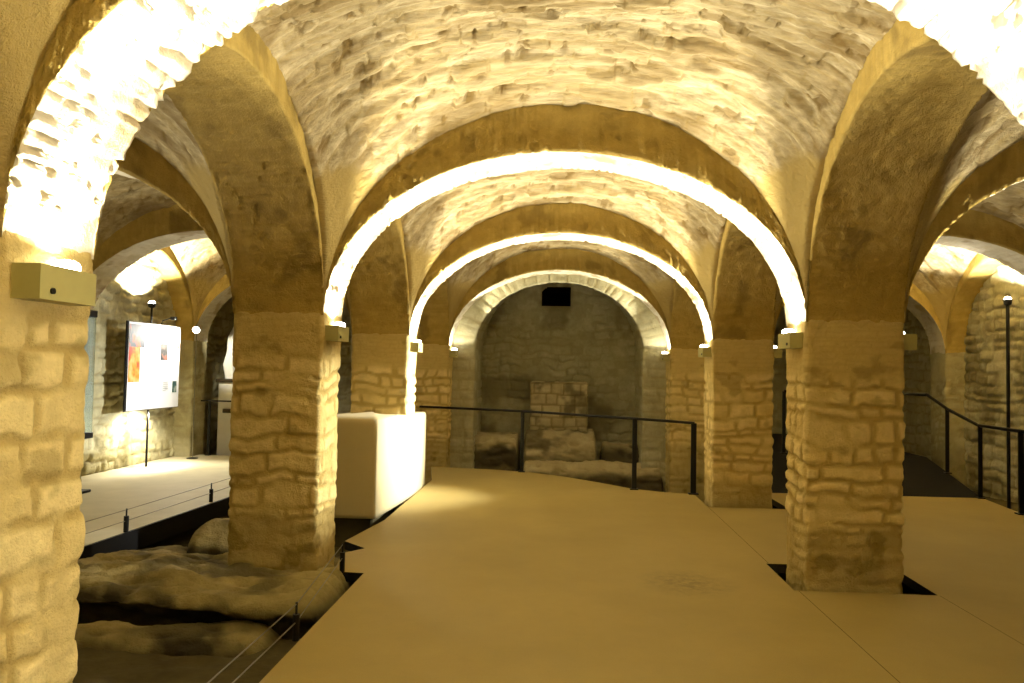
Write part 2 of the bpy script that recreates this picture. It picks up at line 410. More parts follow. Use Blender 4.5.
# ------------------------------------------------------------------ arches
def arch(name, axis, c0, half, lo, hi, b, be, res, seed, amp=.011, zs=ZS, pits=0.0, mat='arch', facelo=True, facehi=True, soffit=None):
    """semi-elliptical masonry arch; axis = direction it spans"""
    al = math.pi*math.sqrt((half*half + b*b)/2); n = int(al/res) + 1
    th = np.linspace(0, math.pi, n)
    # even out arc length
    dense = np.linspace(0, math.pi, 2000); ds = np.hypot(half*np.sin(dense), b*np.cos(dense)); cs = np.concatenate([[0], np.cumsum((ds[1:]+ds[:-1])/2*(dense[1]-dense[0]))])
    th = np.interp(np.linspace(0, cs[-1], n), cs, dense); s = np.linspace(0, cs[-1], n)
    A = c0 - half*np.cos(th); Zi = zs + b*np.sin(th); Ze = zs + (be + .09)*np.sin(th) + .0
    # inward normal of the soffit
    na = np.cos(th)/half; nz = -np.sin(th)/b; q = np.hypot(na, nz); na /= q; nz /= q
    fw = be - b + .09
    nf = max(3, int(fw/(res*1.6)))
    ns = max(6, int((hi - lo)/res))
    rows = []          # (frac along face 0 soffit..1 extrados, depth, facing)
    if facelo: rows += [(f, lo, -1) for f in np.linspace(1, 0, nf, endpoint=False)]
    rows += [(0, v, 0) for v in np.linspace(lo, hi, ns)]
    if facehi: rows += [(f, hi, 1) for f in np.linspace(0, 1, nf + 1)[1:]]
    R = len(rows)
    fr = np.array([r[0] for r in rows]); dp = np.array([r[1] for r in rows]); fc = np.array([r[2] for r in rows])
    cr = np.concatenate([[0], np.cumsum(np.hypot(np.diff(fr)*fw, np.diff(dp)))])
    S, C = np.meshgrid(s, cr, indexing='ij')
    h, mo, r = stones(C, S, seed, course=(.035, .085), length=(.16, .5), gap=.003, soft=.016, warp=.03)
    lost = sstep(.38, .52, fbm(C*4, S*4, 9, seed + 21)); h = h*(1 - .8*lost) + .6*lost; mo = mo*(1 - .8*lost)
    big = fbm(S*2, C*2, 0, seed) - .5; fine = fbm(S*16, C*16, 0, seed+5) - .5
    isf = (fc != 0)[None, :] * 1.0
    disp = amp*(h - .75)*(1 - .55*isf) + .03*big + .014*fine
    if pits:
        pn = fbm(S*11, C*13, 2, seed+9, 3); disp = disp - pits*sstep(.69, .74, pn)
    edge = np.minimum(sstep(0, .15, s), sstep(0, .15, s[::-1]))[:, None]
    disp = disp*edge - .004*(1 - edge)
    # direction
    wsoft = np.where(fc == 0, 1.0, 0.0)
    wf = fc.astype(float).copy()
    if facelo: i0 = nf; wf[i0] = -1; 
    if facehi: i1 = R - nf - 1; wf[i1] = 1
    dirA = na[:, None]*wsoft[None, :]; dirZ = nz[:, None]*wsoft[None, :]; dirD = np.broadcast_to(wf[None, :], dirA.shape)
    ln = np.sqrt(dirA**2 + dirZ**2 + dirD**2); 
    PA = A[:, None] + dirA/ln*disp; PZ = Zi[:, None]*(1 - fr) + Ze[:, None]*fr + dirZ/ln*disp; PD = dp[None, :] + dirD/ln*disp
    P = np.empty((n, R, 3))
    if axis == 'x': P[..., 0] = PA; P[..., 1] = PD
    else: P[..., 1] = PA; P[..., 0] = PD
    P[..., 2] = PZ
    st = .7*sstep(.62, .75, fbm(S*3.5, C*3.5, 8, seed+2)) 
    o = grid_obj(name, P, M[mat], loc=((c0, (lo+hi)/2, zs) if axis == 'x' else ((lo+hi)/2, c0, zs)), tone=tone4(mo*.45, r, st), flip=(axis == 'y'))
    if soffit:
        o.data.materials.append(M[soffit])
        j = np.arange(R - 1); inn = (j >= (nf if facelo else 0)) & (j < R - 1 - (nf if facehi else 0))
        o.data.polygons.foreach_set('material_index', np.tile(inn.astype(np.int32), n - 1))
    return o

G_N = 'lit transverse arches across the nave'
NL = {1: 'huge nearest arch overhead with blown-out white lit underside', 2: 'second stone arch across the nave, widest one seen whole',
      3: 'third stone arch across the nave, between the widest and the farthest', 4: 'farthest small stone arch framing the dark niche'}
for k in range(0, 5):
    res = {0: .05, 1: .014, 2: .017, 3: .022, 4: .025}[k]
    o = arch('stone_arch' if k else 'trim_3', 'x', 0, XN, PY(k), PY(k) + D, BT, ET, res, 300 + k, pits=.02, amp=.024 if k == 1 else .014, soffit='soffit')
    if k: tag(o, NL[k], 'arch', G_N)
    else: o['kind'] = 'structure'
AL = {(2, -1): 'arch across the left aisle from the pillar on the rock', (3, -1): 'arch across the left aisle over the info panel, behind a nearer arch',
      (2, 1): 'arch across the right aisle from the pillar in the floor cutout', (3, 1): 'second arch across the right aisle, above the lamp on the tall pole',
      (4, -1): 'farthest arch across the left aisle behind the small statue', (4, 1): 'dark farthest arch across the right aisle, over the ramp'}
for k in range(0, 6):
    for s in (-1, 1):
        if k == 5: continue
        res = .05 if k == 0 else .024
        nm = 'aisle_arch' if (k, s) in AL else ('trim_4' if s < 0 else 'trim_5')
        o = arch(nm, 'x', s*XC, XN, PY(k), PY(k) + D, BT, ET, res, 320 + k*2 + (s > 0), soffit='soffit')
        if (k, s) in AL: tag(o, AL[(k, s)], 'arch', 'arches across the aisles')
        else: o['kind'] = 'structure'
CL = {(1, -1): 'left arcade arch between the nearest left pillar and the pillar on rock', (1, 1): 'right arcade arch springing toward the camera from the pillar in the floor cutout',
      (2, -1): 'left arcade arch above the white plaster block', (2, 1): 'right arcade arch between the cutout pillar and the railing pillar',
      (3, -1): 'left arcade arch behind the white block to the far left pillar', (3, 1): 'right arcade arch from the railing pillar to the far right pillar'}
for k in range(0, 4):
    for s in (-1, 1):
        y0, y1 = PY(k) + D, PY(k+1)
        xa, xb = sorted((s*XN, s*XO))
        nm = 'arcade_arch' if (k, s) in CL else 'trim_6'
        o = arch(nm, 'y', (y0+y1)/2, (y1-y0)/2, xa, xb, BA, EA, {0: .05, 1: .018}.get(k, .025), 350 + k*2 + (s > 0))
        if (k, s) in CL: tag(o, CL[(k, s)], 'arch', 'arcade arches along the nave')
        else: o['kind'] = 'structure'
# blind arches on the aisle walls
for k in range(0, 5):
    for s in (-1, 1):
        y0, y1 = PY(k) + D, PY(k+1)
        xa, xb = sorted((s*XW, s*(XB + .05)))
        o = arch('trim_7' if s < 0 else 'trim_8', 'y', (y0+y1)/2, (y1-y0)/2, xa, xb, BA, EA, .03, 380 + k*2 + (s > 0), facelo=(s > 0), facehi=(s < 0))
        o['kind'] = 'structure'

# ------------------------------------------------------------------ vault webs
def web(cx, half, y0, y1, res, seed, dome=.36, amp=.078):
    nx, ny = int(2*half/res) + 1, int((y1-y0)/res) + 1
    X = np.linspace(-half, half, nx); Y = np.linspace(y0, y1, ny)
    u = X/half; c = (y0+y1)/2; hy = (y1-y0)/2; v = (Y - c)/hy
    U, V = np.meshgrid(u, v, indexing='ij'); GX, GY = np.meshgrid(X + cx, Y, indexing='ij')
    E = ET*np.sqrt(np.clip(1 - U**2, 0, 1)); Fv = EA*np.sqrt(np.clip(1 - V**2, 0, 1))
    aU, aV = np.abs(U), np.abs(V)
    cen = EA + dome*(1 - aU**2.5); p = 3.3 - .7*aU**3
    G = E + np.maximum(cen - E, 0)*(1 - aV**p)
    def smax(a, b, k=.10):
        d = np.abs(a - b); return np.maximum(a, b) + np.where(d < k, (k - d)**2/(4*k), 0)*(1 - aU**8)*(1 - aV**8)
    z = smax(smax(E, Fv), G)
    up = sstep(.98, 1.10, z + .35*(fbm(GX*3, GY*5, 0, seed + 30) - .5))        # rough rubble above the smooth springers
    wy = GY + .16*(fbm(GX*1.6, GY*2.5, 0, seed) - .5) + .03*z
    rb = fbm(GX*2.2, wy*12, 0, seed, 5) - .5
    h, mo, r = stones(GX, wy, seed, course=(.03, .085), length=(.15, .6), gap=.001, soft=.02, warp=.03)
    h2, mo2, r2 = stones(GX, wy, seed + 5, course=(.06, .15), length=(.25, .8), gap=.0, soft=.03, warp=.05)
    pit = sstep(.66, .70, fbm(GX*10, wy*16, z*5, seed+6, 3))
    disp = -amp*(.55*(r - .5)*h + .55*(r2 - .5)*h2 + .25*h - 1.1*rb - .2) + .02*pit*up
    crk = sstep(.5, .75, fbm(GX*3, wy*14, 0, seed + 41, 3))
    edge = (1 - np.abs(U)**24)*(1 - np.abs(V)**24)
    zz = ZS + z + disp*(.25 + .75*up)*(.4 + .6*edge) + .01
    P = np.stack([GX, GY, zz], -1)
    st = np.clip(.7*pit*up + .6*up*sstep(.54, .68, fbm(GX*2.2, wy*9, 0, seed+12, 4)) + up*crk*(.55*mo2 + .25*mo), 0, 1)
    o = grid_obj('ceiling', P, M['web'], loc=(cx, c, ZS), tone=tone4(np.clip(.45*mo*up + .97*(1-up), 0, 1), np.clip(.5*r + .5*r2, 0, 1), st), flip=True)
    o['kind'] = 'structure'
    return o

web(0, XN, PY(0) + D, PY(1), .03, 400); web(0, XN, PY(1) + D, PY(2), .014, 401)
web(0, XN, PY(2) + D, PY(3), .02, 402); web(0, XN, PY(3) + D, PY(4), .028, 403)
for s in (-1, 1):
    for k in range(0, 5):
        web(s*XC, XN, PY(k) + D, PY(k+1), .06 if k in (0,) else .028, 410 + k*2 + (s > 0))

# ------------------------------------------------------------------ outer walls
def wall(name, axis, pos, facing, a0, a1, z0, z1, res, seed, mat='wall', amp=.045):
    n, m = int((a1-a0)/res) + 1, int((z1-z0)/res) + 1
    A, Z = np.meshgrid(np.linspace(a0, a1, n), np.linspace(z0, z1, m), indexing='ij')
    h, mo, r = stones(A, Z, seed, course=(.09, .2), length=(.14, .4), soft=.035, gap=.008, warp=.05)
    lost = sstep(.56, .68, fbm(A*2.6, Z*2.6, 9, seed + 21)); h = h*(1 - .7*lost) + .5*lost; mo = mo*(1 - .75*lost)
    disp = amp*(h - .6) + .03*(fbm(A*1.8, Z*1.8, 0, seed) - .5) + .022*(fbm(A*12, Z*12, 0, seed+2) - .5)
    st = np.clip(.8*sstep(.56, .72, fbm(A*2.2, Z*2.2, 3, seed+4)), 0, 1)
    P = np.empty((n, m, 3))
    if axis == 'x': P[..., 0] = pos + facing*disp; P[..., 1] = A; loc = (pos, (a0+a1)/2, z0)
    else: P[..., 1] = pos + facing*disp; P[..., 0] = A; loc = ((a0+a1)/2, pos, z0)
    P[..., 2] = Z
    o = grid_obj(name, P, M[mat], loc=loc, tone=tone4(mo*.9, r, st), flip=((facing < 0) == (axis == 'x')))
    o['kind'] = 'structure'
    return o
wall('wall_left', 'x', -XB, 1, YB - .2, YE + .2, -.8, 3.7, .03, 501)
wall('wall_right', 'x', XB, -1, YB - .2, YE + .2, -.8, 3.7, .03, 502)
wall('wall_back', 'y', YB, 1, -XB - .1, XB + .1, -.8, 3.9, .08, 503)
wall('wall_end_left', 'y', YE, -1, -XB - .1, -XN - .1, -.8, 3.7, .04, 504)
wall('wall_end_right', 'y', YE, -1, XN + .1, XB + .1, -.8, 3.7, .05, 505, mat='grey')
for s in (-1, 1):   # sides of the niche block seen from the aisles
    wall('wall_niche_left' if s < 0 else 'wall_niche_right', 'x', s*(XO - .02), s, PY(4) + D - .05, YE, -.8, 3.7, .05, 506 + s, mat='grey')

# end wall of the nave with its arched opening and deep niche
def niche():
    yF, yB = PY(4) + D - .02, 14.65
    hw, zsn, cr = 1.41, 1.90, 1.13
    zl = -.8
    # outline parameter: left leg up, arc, right leg down
    leg = np.linspace(zl, zsn, 90, endpoint=False); th = np.linspace(0, PI, 170)
    ix = np.concatenate([np.full(90, -hw), -hw*np.cos(th), np.full(90, hw)])
    iz = np.concatenate([leg, zsn + cr*np.sin(th), leg[::-1]])
    ox = np.concatenate([np.full(90, -1.95), -1.95*np.cos(th), np.full(90, 1.95)])
    oz = np.concatenate([leg, zsn + (cr + .55)*np.sin(th), leg[::-1]])
    bx = ix*1.03; bz = np.where(iz > zsn, zsn + (iz - zsn)*1.22, iz)
    s = np.concatenate([[0], np.cumsum(np.hypot(np.diff(ix), np.diff(iz)))])
    rows = [(f, 0) for f in np.linspace(1, 0, 18, endpoint=False)] + [(0, g) for g in np.linspace(0, 1, 50)]
    cr_ = np.cumsum([0] + [.03]*(len(rows)-1))
    S, C = np.meshgrid(s, cr_, indexing='ij')
    h, mo, r = stones(C, S, 61, course=(.1, .22), length=(.2, .5), soft=.03)
    P = np.empty((len(s), len(rows), 3))
    for j, (f, g) in enumerate(rows):
        P[:, j, 0] = (ix*(1-f) + ox*f)*(1-g) + bx*g if g else ix*(1-f) + ox*f
        P[:, j, 2] = (iz*(1-f) + oz*f) if not g else iz*(1-g) + bz*g
        P[:, j, 1] = yF + (yB - yF)*g
    dsp = .018*(h - .6) + .02*(fbm(S*3, C*3, 0, 5) - .5)
    face = np.array([1.0 if g == 0 else 0.0 for f, g in rows])
    P[..., 1] -= dsp*face
    rad = np.stack([P[..., 0], np.maximum(P[..., 2] - zsn, 0)], -1); q = np.linalg.norm(rad, axis=-1, keepdims=True); rad = rad/np.maximum(q, 1e-6)
    P[..., 0] -= rad[..., 0]*dsp*(1-face); P[..., 2] -= rad[..., 1]*dsp*(1-face)
    o = grid_obj('wall_end', P, M['grey'], loc=(0, yF, 0), tone=tone4(mo*.7, r, 0*mo + .0), flip=True); o['kind'] = 'structure'
    # back wall of the niche with the square vent hole left open
    x0, x1, z0, z1 = -.335, .215, 2.765, 3.125
    xs = np.linspace(-1.7, 1.7, 171); zs_ = np.linspace(-.8, 3.6, 221)
    xs[np.argmin(abs(xs - x0))] = x0; xs[np.argmin(abs(xs - x1))] = x1
    zs_[np.argmin(abs(zs_ - z0))] = z0; zs_[np.argmin(abs(zs_ - z1))] = z1
    X, Z = np.meshgrid(xs, zs_, indexing='ij')
    h, mo, r = stones(X, Z, 77, course=(.10, .2), length=(.16, .46), soft=.035, warp=.06)
    lost = sstep(.42, .56, fbm(X*2.6, Z*2.6, 9, 22)); h = h*(1 - .8*lost) + .5*lost; mo = .6*mo*(1 - .85*lost)
    P = np.stack([X, yB - .05 - .035*(h - .6) - .04*(fbm(X*2, Z*2, 0, 9) - .5), Z], -1)
    near = np.clip(1 - np.maximum(np.maximum(x0 - X, X - x1), np.maximum(z0 - Z, Z - z1))/.05, 0, 1)
    P[..., 1] = P[..., 1]*(1-near) + (yB - .05)*near
    st = np.clip(.8*sstep(.52, .7, fbm(X*1.6, Z*1.6, 1, 19)) , 0, 1)
    n, m = X.shape; V = P.reshape(-1, 3); F = []
    for i in range(n-1):
        for j in range(m-1):
            cx, cz = (xs[i]+xs[i+1])/2, (zs_[j]+zs_[j+1])/2
            if x0 < cx < x1 and z0 < cz < z1 and not (cx < x0 + .09 and cz > z1 - .09 + (cx - x0) * .9): continue
            F.append((i*m+j, (i+1)*m+j, (i+1)*m+j+1, i*m+j+1))
    w = mesh_obj('wall_niche_back', V - np.array((0, yB, 0)), F, M['grey'], loc=(0, yB, 0), tone=tone4(mo, r, st).reshape(-1, 4)); w['kind'] = 'structure'
    sh = MB(); y0, y1 = yB - .055, yB + 1.0
    a, b, c, d = (x0, z0), (x1, z0), (x1, z1), (x0, z1)
    for p, q in ((a, b), (b, c), (c, d), (d, a)):
        sh.add([(p[0], y0, p[1]), (q[0], y0, q[1]), (q[0], y1, q[1]), (p[0], y1, p[1])], [(0, 1, 2, 3)])
    sh.add([(x0, y1, z0), (x1, y1, z0), (x1, y1, z1), (x0, y1, z1)], [(0, 1, 2, 3)])
    v = sh.build('vent_shaft', M['dark']); tag(v, 'black square vent opening high in the back wall of the dark niche', 'vent')
niche()

# ------------------------------------------------------------------ floors
def slab(name, outer, holes, z, t, mat, kind='structure'):
    polys = [[Vector((x, y, 0)) for x, y in outer]] + [[Vector((x, y, 0)) for x, y in h] for h in holes]
    tri = tessellate_polygon(polys); flat = [p for pl in polys for p in pl]; n = len(flat)
    V = [(p.x, p.y, z) for p in flat] + [(p.x, p.y, z - t) for p in flat]
    F = []
    for a, b, c in tri:
        nz = (flat[b] - flat[a]).cross(flat[c] - flat[a]).z
        if nz < 0: a, b, c = a, c, b
        F.append((a, b, c)); F.append((c + n, b + n, a + n))
    i = 0
    for pl in polys:
        m = len(pl)
        for k in range(m): a, b = i + k, i + (k+1) % m; F.append((a, b, b + n, a + n))
        i += m
    o = mesh_obj(name, V, F, M[mat], smooth=False); o['kind'] = kind
    o.data.materials.append(M['black']); nt = 2*len(tri)
    for i, p in enumerate(o.data.polygons): p.material_index = int(i >= nt)
    return o
curve = [(-1.96, 11.99), (-1.5, 11.97), (-.9, 11.86), (-.39, 11.66), (.1, 11.3), (.55, 10.82), (1.02, 10.27), (1.4, 10.06), (1.74, 9.98)]
outer = [(-1.42, YB), (5.30, YB), (5.30, 9.12), (5.46, 10.30), (2.66, 10.26), (2.66, 9.04), (1.74, 9.04)] + curve[::-1] + \
        [(-1.72, 10.6), (-1.73, 7.72), (-1.86, 6.74), (-1.62, 6.50), (-1.76, 6.30), (-1.66, 5.73), (-1.43, 5.72)]
hole2 = [(1.69, 5.65), (2.68, 5.65), (2.70, 6.42), (1.70, 6.42)]
hole1 = [(1.69, 5.65 - L), (2.68, 5.65 - L), (2.70, 6.42 - L), (1.70, 6.42 - L)]
slab('floor', outer, [hole2, hole1], 0, .07, 'floor')
# floor joints: thin open seams read as fine dark lines
def seam(x0, y0, x1, y1):
    d = Vector((x1-x0, y1-y0, 0)); n = Vector((-d.y, d.x, 0)).normalized()*.0022
    mb = MB(); mb.add([(x0-n.x, y0-n.y, .0008), (x1-n.x, y1-n.y, .0008), (x1+n.x, y1+n.y, .0008), (x0+n.x, y0+n.y, .0008)], [(0, 1, 2, 3)])
    o = mb.build('floor_joint', M['soil']); o['kind'] = 'structure'
M_seams = [(1.72, -1, 1.72, 5.64), (1.72, 6.43, 1.74, 9.0), (2.69, -1, 2.69, 5.64), (2.69, 6.43, 2.66, 9.0)]
for a in M_seams: seam(*a)
# raised walkway in the left aisle
slab('floor_walkway', [(-XB, YB), (-4.25, YB), (-3.93, 6.18), (-3.80, 8.86), (-3.72, 12.75), (-XB, 12.85)], [], 0, .10, 'walkway')
# ramp and landing in the right aisle
mb = MB()
x0, x1 = 2.55, 5.46
mb.add([(x0, 10.27, 0), (x1, 10.31, 0), (x1, 11.8, .36), (x0, 11.8, .36), (x0, 15.8, .36), (x1, 15.8, .36), (x1, 11.8, .36),
        (x0, 10.27, -.2), (x1, 10.31, -.2), (x1, 11.8, -.2), (x1, 15.8, -.2)],
       [(0, 1, 2, 3), (3, 2, 5, 4), (0, 7, 8, 1), (1, 8, 9, 2), (2, 9, 10, 5)])
o = mb.build('floor_ramp', M['ramp']); o['kind'] = 'structure'

# ------------------------------------------------------------------ excavated ground
def ground():
    n, m = 250, 330
    X, Y = np.meshgrid(np.linspace(-XB, XB, n), np.linspace(YB, YE, m), indexing='ij')
    z = -.36 + .10*(fbm(X*.9, Y*.9, 0, 31) - .5) + .05*(fbm(X*5, Y*5, 0, 33) - .5)
    far = sstep(9.6, 10.6, Y)*(np.abs(X) < 2.6)
    z = z - .28*far
    z = z + .10*sstep(5.5, 4.85, Y)*(X < -1.3)
    trench = (X > 5.2); z = np.where(trench, z + .16, z)
    P = np.stack([X, Y, z], -1)
    o = grid_obj('ground', P, M['soil'], loc=(0, 0, -.36)); o['kind'] = 'structure'
ground()

def outcrop(name, xs, prof, seed, mat, label, cat, amp=.05, taper=.25, fq=3.0, group=None, stain_shade=None):
    """rock body swept along x: prof is a closed-ish list of (y, z) from the back round to the front foot"""
    x0, x1 = xs; n = int((x1-x0)/.025)
    pr = np.array(prof, float); d = np.concatenate([[0], np.cumsum(np.hypot(*np.diff(pr, axis=0).T))])
    m = int(d[-1]/.025); t = np.linspace(0, d[-1], m)
    py, pz = np.interp(t, d, pr[:, 0]), np.interp(t, d, pr[:, 1])
    ker = np.array([1, 2, 3, 2, 1])/9.0
    sy, sz = np.convolve(np.pad(py, 2, 'edge'), ker, 'valid'), np.convolve(np.pad(pz, 2, 'edge'), ker, 'valid')
    X = np.linspace(x0, x1, n)
    GX, T = np.meshgrid(X, t, indexing='ij')
    cyc, zlow = pr[:, 0].mean(), pr[:, 1].min()
    e = np.minimum(GX - x0, x1 - GX)/taper; k = np.sqrt(np.clip(e, 0, 1)*(2 - np.clip(e, 0, 1)))
    w = .10*(vn(GX*1.3, 0*T, 0, seed) - .5)*2
    PYy = cyc + (sy[None, :] - cyc + w)*(.25 + .75*k); PZ = zlow + (sz[None, :] - zlow)*(.15 + .85*k)
    ty, tz = np.gradient(sy), np.gradient(sz); q = np.hypot(ty, tz) + 1e-9; ny, nz = tz/q, -ty/q
    if (nz*(sz > np.median(sz))).sum() < 0: ny, nz = -ny, -nz
    f = fbm(GX*fq, T*fq*1.4, 0, seed, 5) - .5
    ridge = np.abs(fbm(GX*fq*.8, T*fq*2.5, 4, seed+2, 4) - .5)*2
    dsp = amp*(2*f - 1.2*ridge + .3)
    P = np.stack([GX, PYy + ny[None, :]*dsp, PZ + nz[None, :]*dsp], -1)
    st = np.clip(sstep(.5, .7, fbm(GX*2.5, T*2.5, 7, seed+5)), 0, 1)*.7
    if stain_shade is not None: st = np.clip(st + stain_shade(GX, P[..., 1], P[..., 2]), 0, 1)  # painted shade goes on top of the random stains
    o = grid_obj(name, P, M[mat], loc=((x0+x1)/2, cyc, zlow), tone=tone4(sstep(.3, .5, ridge)*.6, f + .5, st))
    import bmesh
    bm = bmesh.new(); bm.from_mesh(o.data)
    bmesh.ops.holes_fill(bm, edges=[ed for ed in bm.edges if ed.is_boundary], sides=0)
    bmesh.ops.recalc_face_normals(bm, faces=bm.faces); bm.to_mesh(o.data); bm.free()
    return tag(o, label, cat, group)

def low_shade(z0, d):
    """shade painted onto the lower faces in a dark earth tone"""
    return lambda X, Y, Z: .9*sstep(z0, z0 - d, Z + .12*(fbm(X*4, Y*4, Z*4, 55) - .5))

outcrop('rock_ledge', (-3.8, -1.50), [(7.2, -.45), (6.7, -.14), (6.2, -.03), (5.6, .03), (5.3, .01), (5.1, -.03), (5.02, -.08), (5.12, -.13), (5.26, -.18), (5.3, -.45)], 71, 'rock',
        'broad excavated rock ledge with a dark undercut at the foot of the left pillar', 'rock', amp=.075, taper=.16, stain_shade=low_shade(.0, .16))
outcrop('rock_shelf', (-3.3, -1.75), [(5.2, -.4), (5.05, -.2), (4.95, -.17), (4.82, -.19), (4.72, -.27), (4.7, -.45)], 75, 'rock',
        'low dark rock shelf in front of and below the broad rock ledge', 'rock', amp=.06, taper=.3, stain_shade=low_shade(-.16, .15))
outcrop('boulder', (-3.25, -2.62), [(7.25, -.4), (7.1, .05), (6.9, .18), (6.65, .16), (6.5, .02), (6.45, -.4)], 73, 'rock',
        'rounded boulder beside the left pillar, below the walkway edge', 'boulder', amp=.05, taper=.25, stain_shade=low_shade(.08, .2))

# ruins in the far pit
def rubble(name, c, d, seed, label, cat, mat='ruin', rot=0, course=(.1, .18), length=(.16, .34), amp=.02, rough=.0, parent=None, res=.02):
    """block of old masonry: five displaced faces in one mesh"""
    V = []; F = []; T = []
    hx, hy = d[0]/2, d[1]/2; z0, z1 = c[2], c[2] + d[2]
    def facegrid(o, a, b, la, lb, nrm, sd):
        na, nb = max(2, int(la/res)), max(2, int(lb/res))
        A, B = np.meshgrid(np.linspace(0, la, na), np.linspace(0, lb, nb), indexing='ij')
        h, mo, r = stones(A, B, seed + sd, course=course, length=length, gap=.008, soft=.025, warp=.015)
        e = np.minimum(np.minimum(A, la-A), np.minimum(B, lb-B))
        dsp = (amp*(h - .3) + rough*(fbm(A*6, B*6, sd, seed) - .5))*sstep(0, .03, e)
        P = np.array(o) + A[..., None]*np.array(a) + B[..., None]*np.array(b) + dsp[..., None]*np.array(nrm)
        b0 = sum(len(v) for v in V); V.append(P.reshape(-1, 3))
        st = .7*sstep(.55, .7, fbm(A*3, B*3, sd, seed+3))
        T.append(tone4(mo, r, st).reshape(-1, 4))
        for i in range(na-1):
            for j in range(nb-1): F.append((b0+i*nb+j, b0+(i+1)*nb+j, b0+(i+1)*nb+j+1, b0+i*nb+j+1))
    X, Y = c[0], c[1]
    facegrid((X-hx, Y-hy, z0), (1, 0, 0), (0, 0, 1), d[0], d[2], (0, -1, 0), 1)
    facegrid((X+hx, Y-hy, z0), (0, 1, 0), (0, 0, 1), d[1], d[2], (1, 0, 0), 2)
    facegrid((X+hx, Y+hy, z0), (-1, 0, 0), (0, 0, 1), d[0], d[2], (0, 1, 0), 3)
    facegrid((X-hx, Y+hy, z0), (0, -1, 0), (0, 0, 1), d[1], d[2], (-1, 0, 0), 4)
    facegrid((X-hx, Y-hy, z1), (1, 0, 0), (0, 1, 0), d[0], d[1], (0, 0, 1), 5)
    VV = np.concatenate(V) - np.array(c)
    o = mesh_obj(name, VV, F, M[mat], parent, c, True, np.concatenate(T))
    return tag(o, label, cat)
rubble('masonry_block', (.02, 14.15, .46), (1.02, .5, .87), 81, 'square block of coursed ashlar masonry in the middle of the dark niche', 'masonry', course=(.15, .22), length=(.2, .34), amp=.018)
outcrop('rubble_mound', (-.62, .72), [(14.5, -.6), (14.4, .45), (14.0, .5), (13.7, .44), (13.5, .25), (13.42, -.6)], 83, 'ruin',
        'rough rubble base carrying the square masonry block', 'rubble', amp=.06, taper=.08, fq=4, stain_shade=low_shade(.12, .3))
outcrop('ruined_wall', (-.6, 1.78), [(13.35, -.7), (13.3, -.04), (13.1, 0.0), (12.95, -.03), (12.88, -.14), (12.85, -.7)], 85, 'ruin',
        'long low ruined wall stub in front of the rubble base, behind the railing', 'ruin', amp=.06, taper=.08, fq=4, stain_shade=low_shade(-.10, .14))
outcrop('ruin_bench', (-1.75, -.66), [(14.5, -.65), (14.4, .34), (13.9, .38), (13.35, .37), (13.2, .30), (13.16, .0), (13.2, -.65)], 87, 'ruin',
        'dark stone ledge with pale top in the left corner of the far pit', 'ruin', amp=.06, taper=.08, fq=3.5, stain_shade=low_shade(.26, .16))
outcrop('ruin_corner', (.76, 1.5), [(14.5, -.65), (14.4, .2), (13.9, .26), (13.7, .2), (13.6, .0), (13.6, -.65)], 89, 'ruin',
        'dark low masonry in the right corner of the niche', 'ruin', amp=.06, taper=.08, fq=3.5, stain_shade=low_shade(.3, .2))

# ------------------------------------------------------------------ white plaster block
def plaster_block():
    # plan outline, slightly bulging nave face; heights vary a little
    pl = [(-1.86, 7.86), (-1.80, 8.6), (-1.75, 9.4), (-1.745, 9.9), (-1.78, 10.38), (-2.62, 10.38), (-2.62, 7.86)]
    pts = []
    for i, p in enumerate(pl):
        q = pl[(i+1) % len(pl)]; k = max(1, int(math.dist(p, q)/.05))
        for j in range(k): pts.append((p[0] + (q[0]-p[0])*j/k, p[1] + (q[1]-p[1])*j/k))
    pts = np.array(pts); n = len(pts); cx = pts.mean(0)
    zs = [(-.035, .9)] + [(z, 1) for z in np.linspace(-.02, .95, 24)] + [(.985, .985), (1.0, .96), (1.005, .7), (1.005, .0)]
    P = np.empty((n, len(zs), 3))
    for j, (z, k) in enumerate(zs):
        top = 1.0 if z < .1 else 1 - .05*np.clip((pts[:, 1] - 7.86)/2.5, 0, 1)
        P[:, j, :2] = cx + (pts - cx)*k; P[:, j, 2] = z*top
    nz = .016*(fbm(P[..., 1]*3 + P[..., 0]*3, P[..., 2]*3, 0, 91) - .5)
    d = P[..., :2] - cx; d /= np.maximum(np.linalg.norm(d, axis=-1, keepdims=True), .05)
    P[..., :2] += d*nz[..., None]
    o = grid_obj('plaster_block', P, M['white'], loc=(-2.2, 9.1, 0), wrap=True)
    f = MB(); f.box((-.02, 0, -.27), (.60, 2.2, .5), .02); f.build('footing', M['soil'], o)
    tag(o, 'waist-high white plastered block wrapped around the third left pillar', 'plinth')
plaster_block()

# ------------------------------------------------------------------ light boxes
def spot(name, loc, direction, power, size, color, blend=.08, radius=.03, parent=None):
    l = bpy.data.lights.new(name, 'SPOT'); l.energy = power; l.spot_size = size; l.spot_blend = blend
    l.color = color; l.shadow_soft_size = radius
    o = bpy.data.objects.new(name, l); o.location = loc
    o.rotation_euler = Vector(direction).to_track_quat('-Z', 'Y').to_euler()
    COL.objects.link(o)
    return o
WARM = (1.0, .93, .74)
COOL = (1.0, .95, .82)

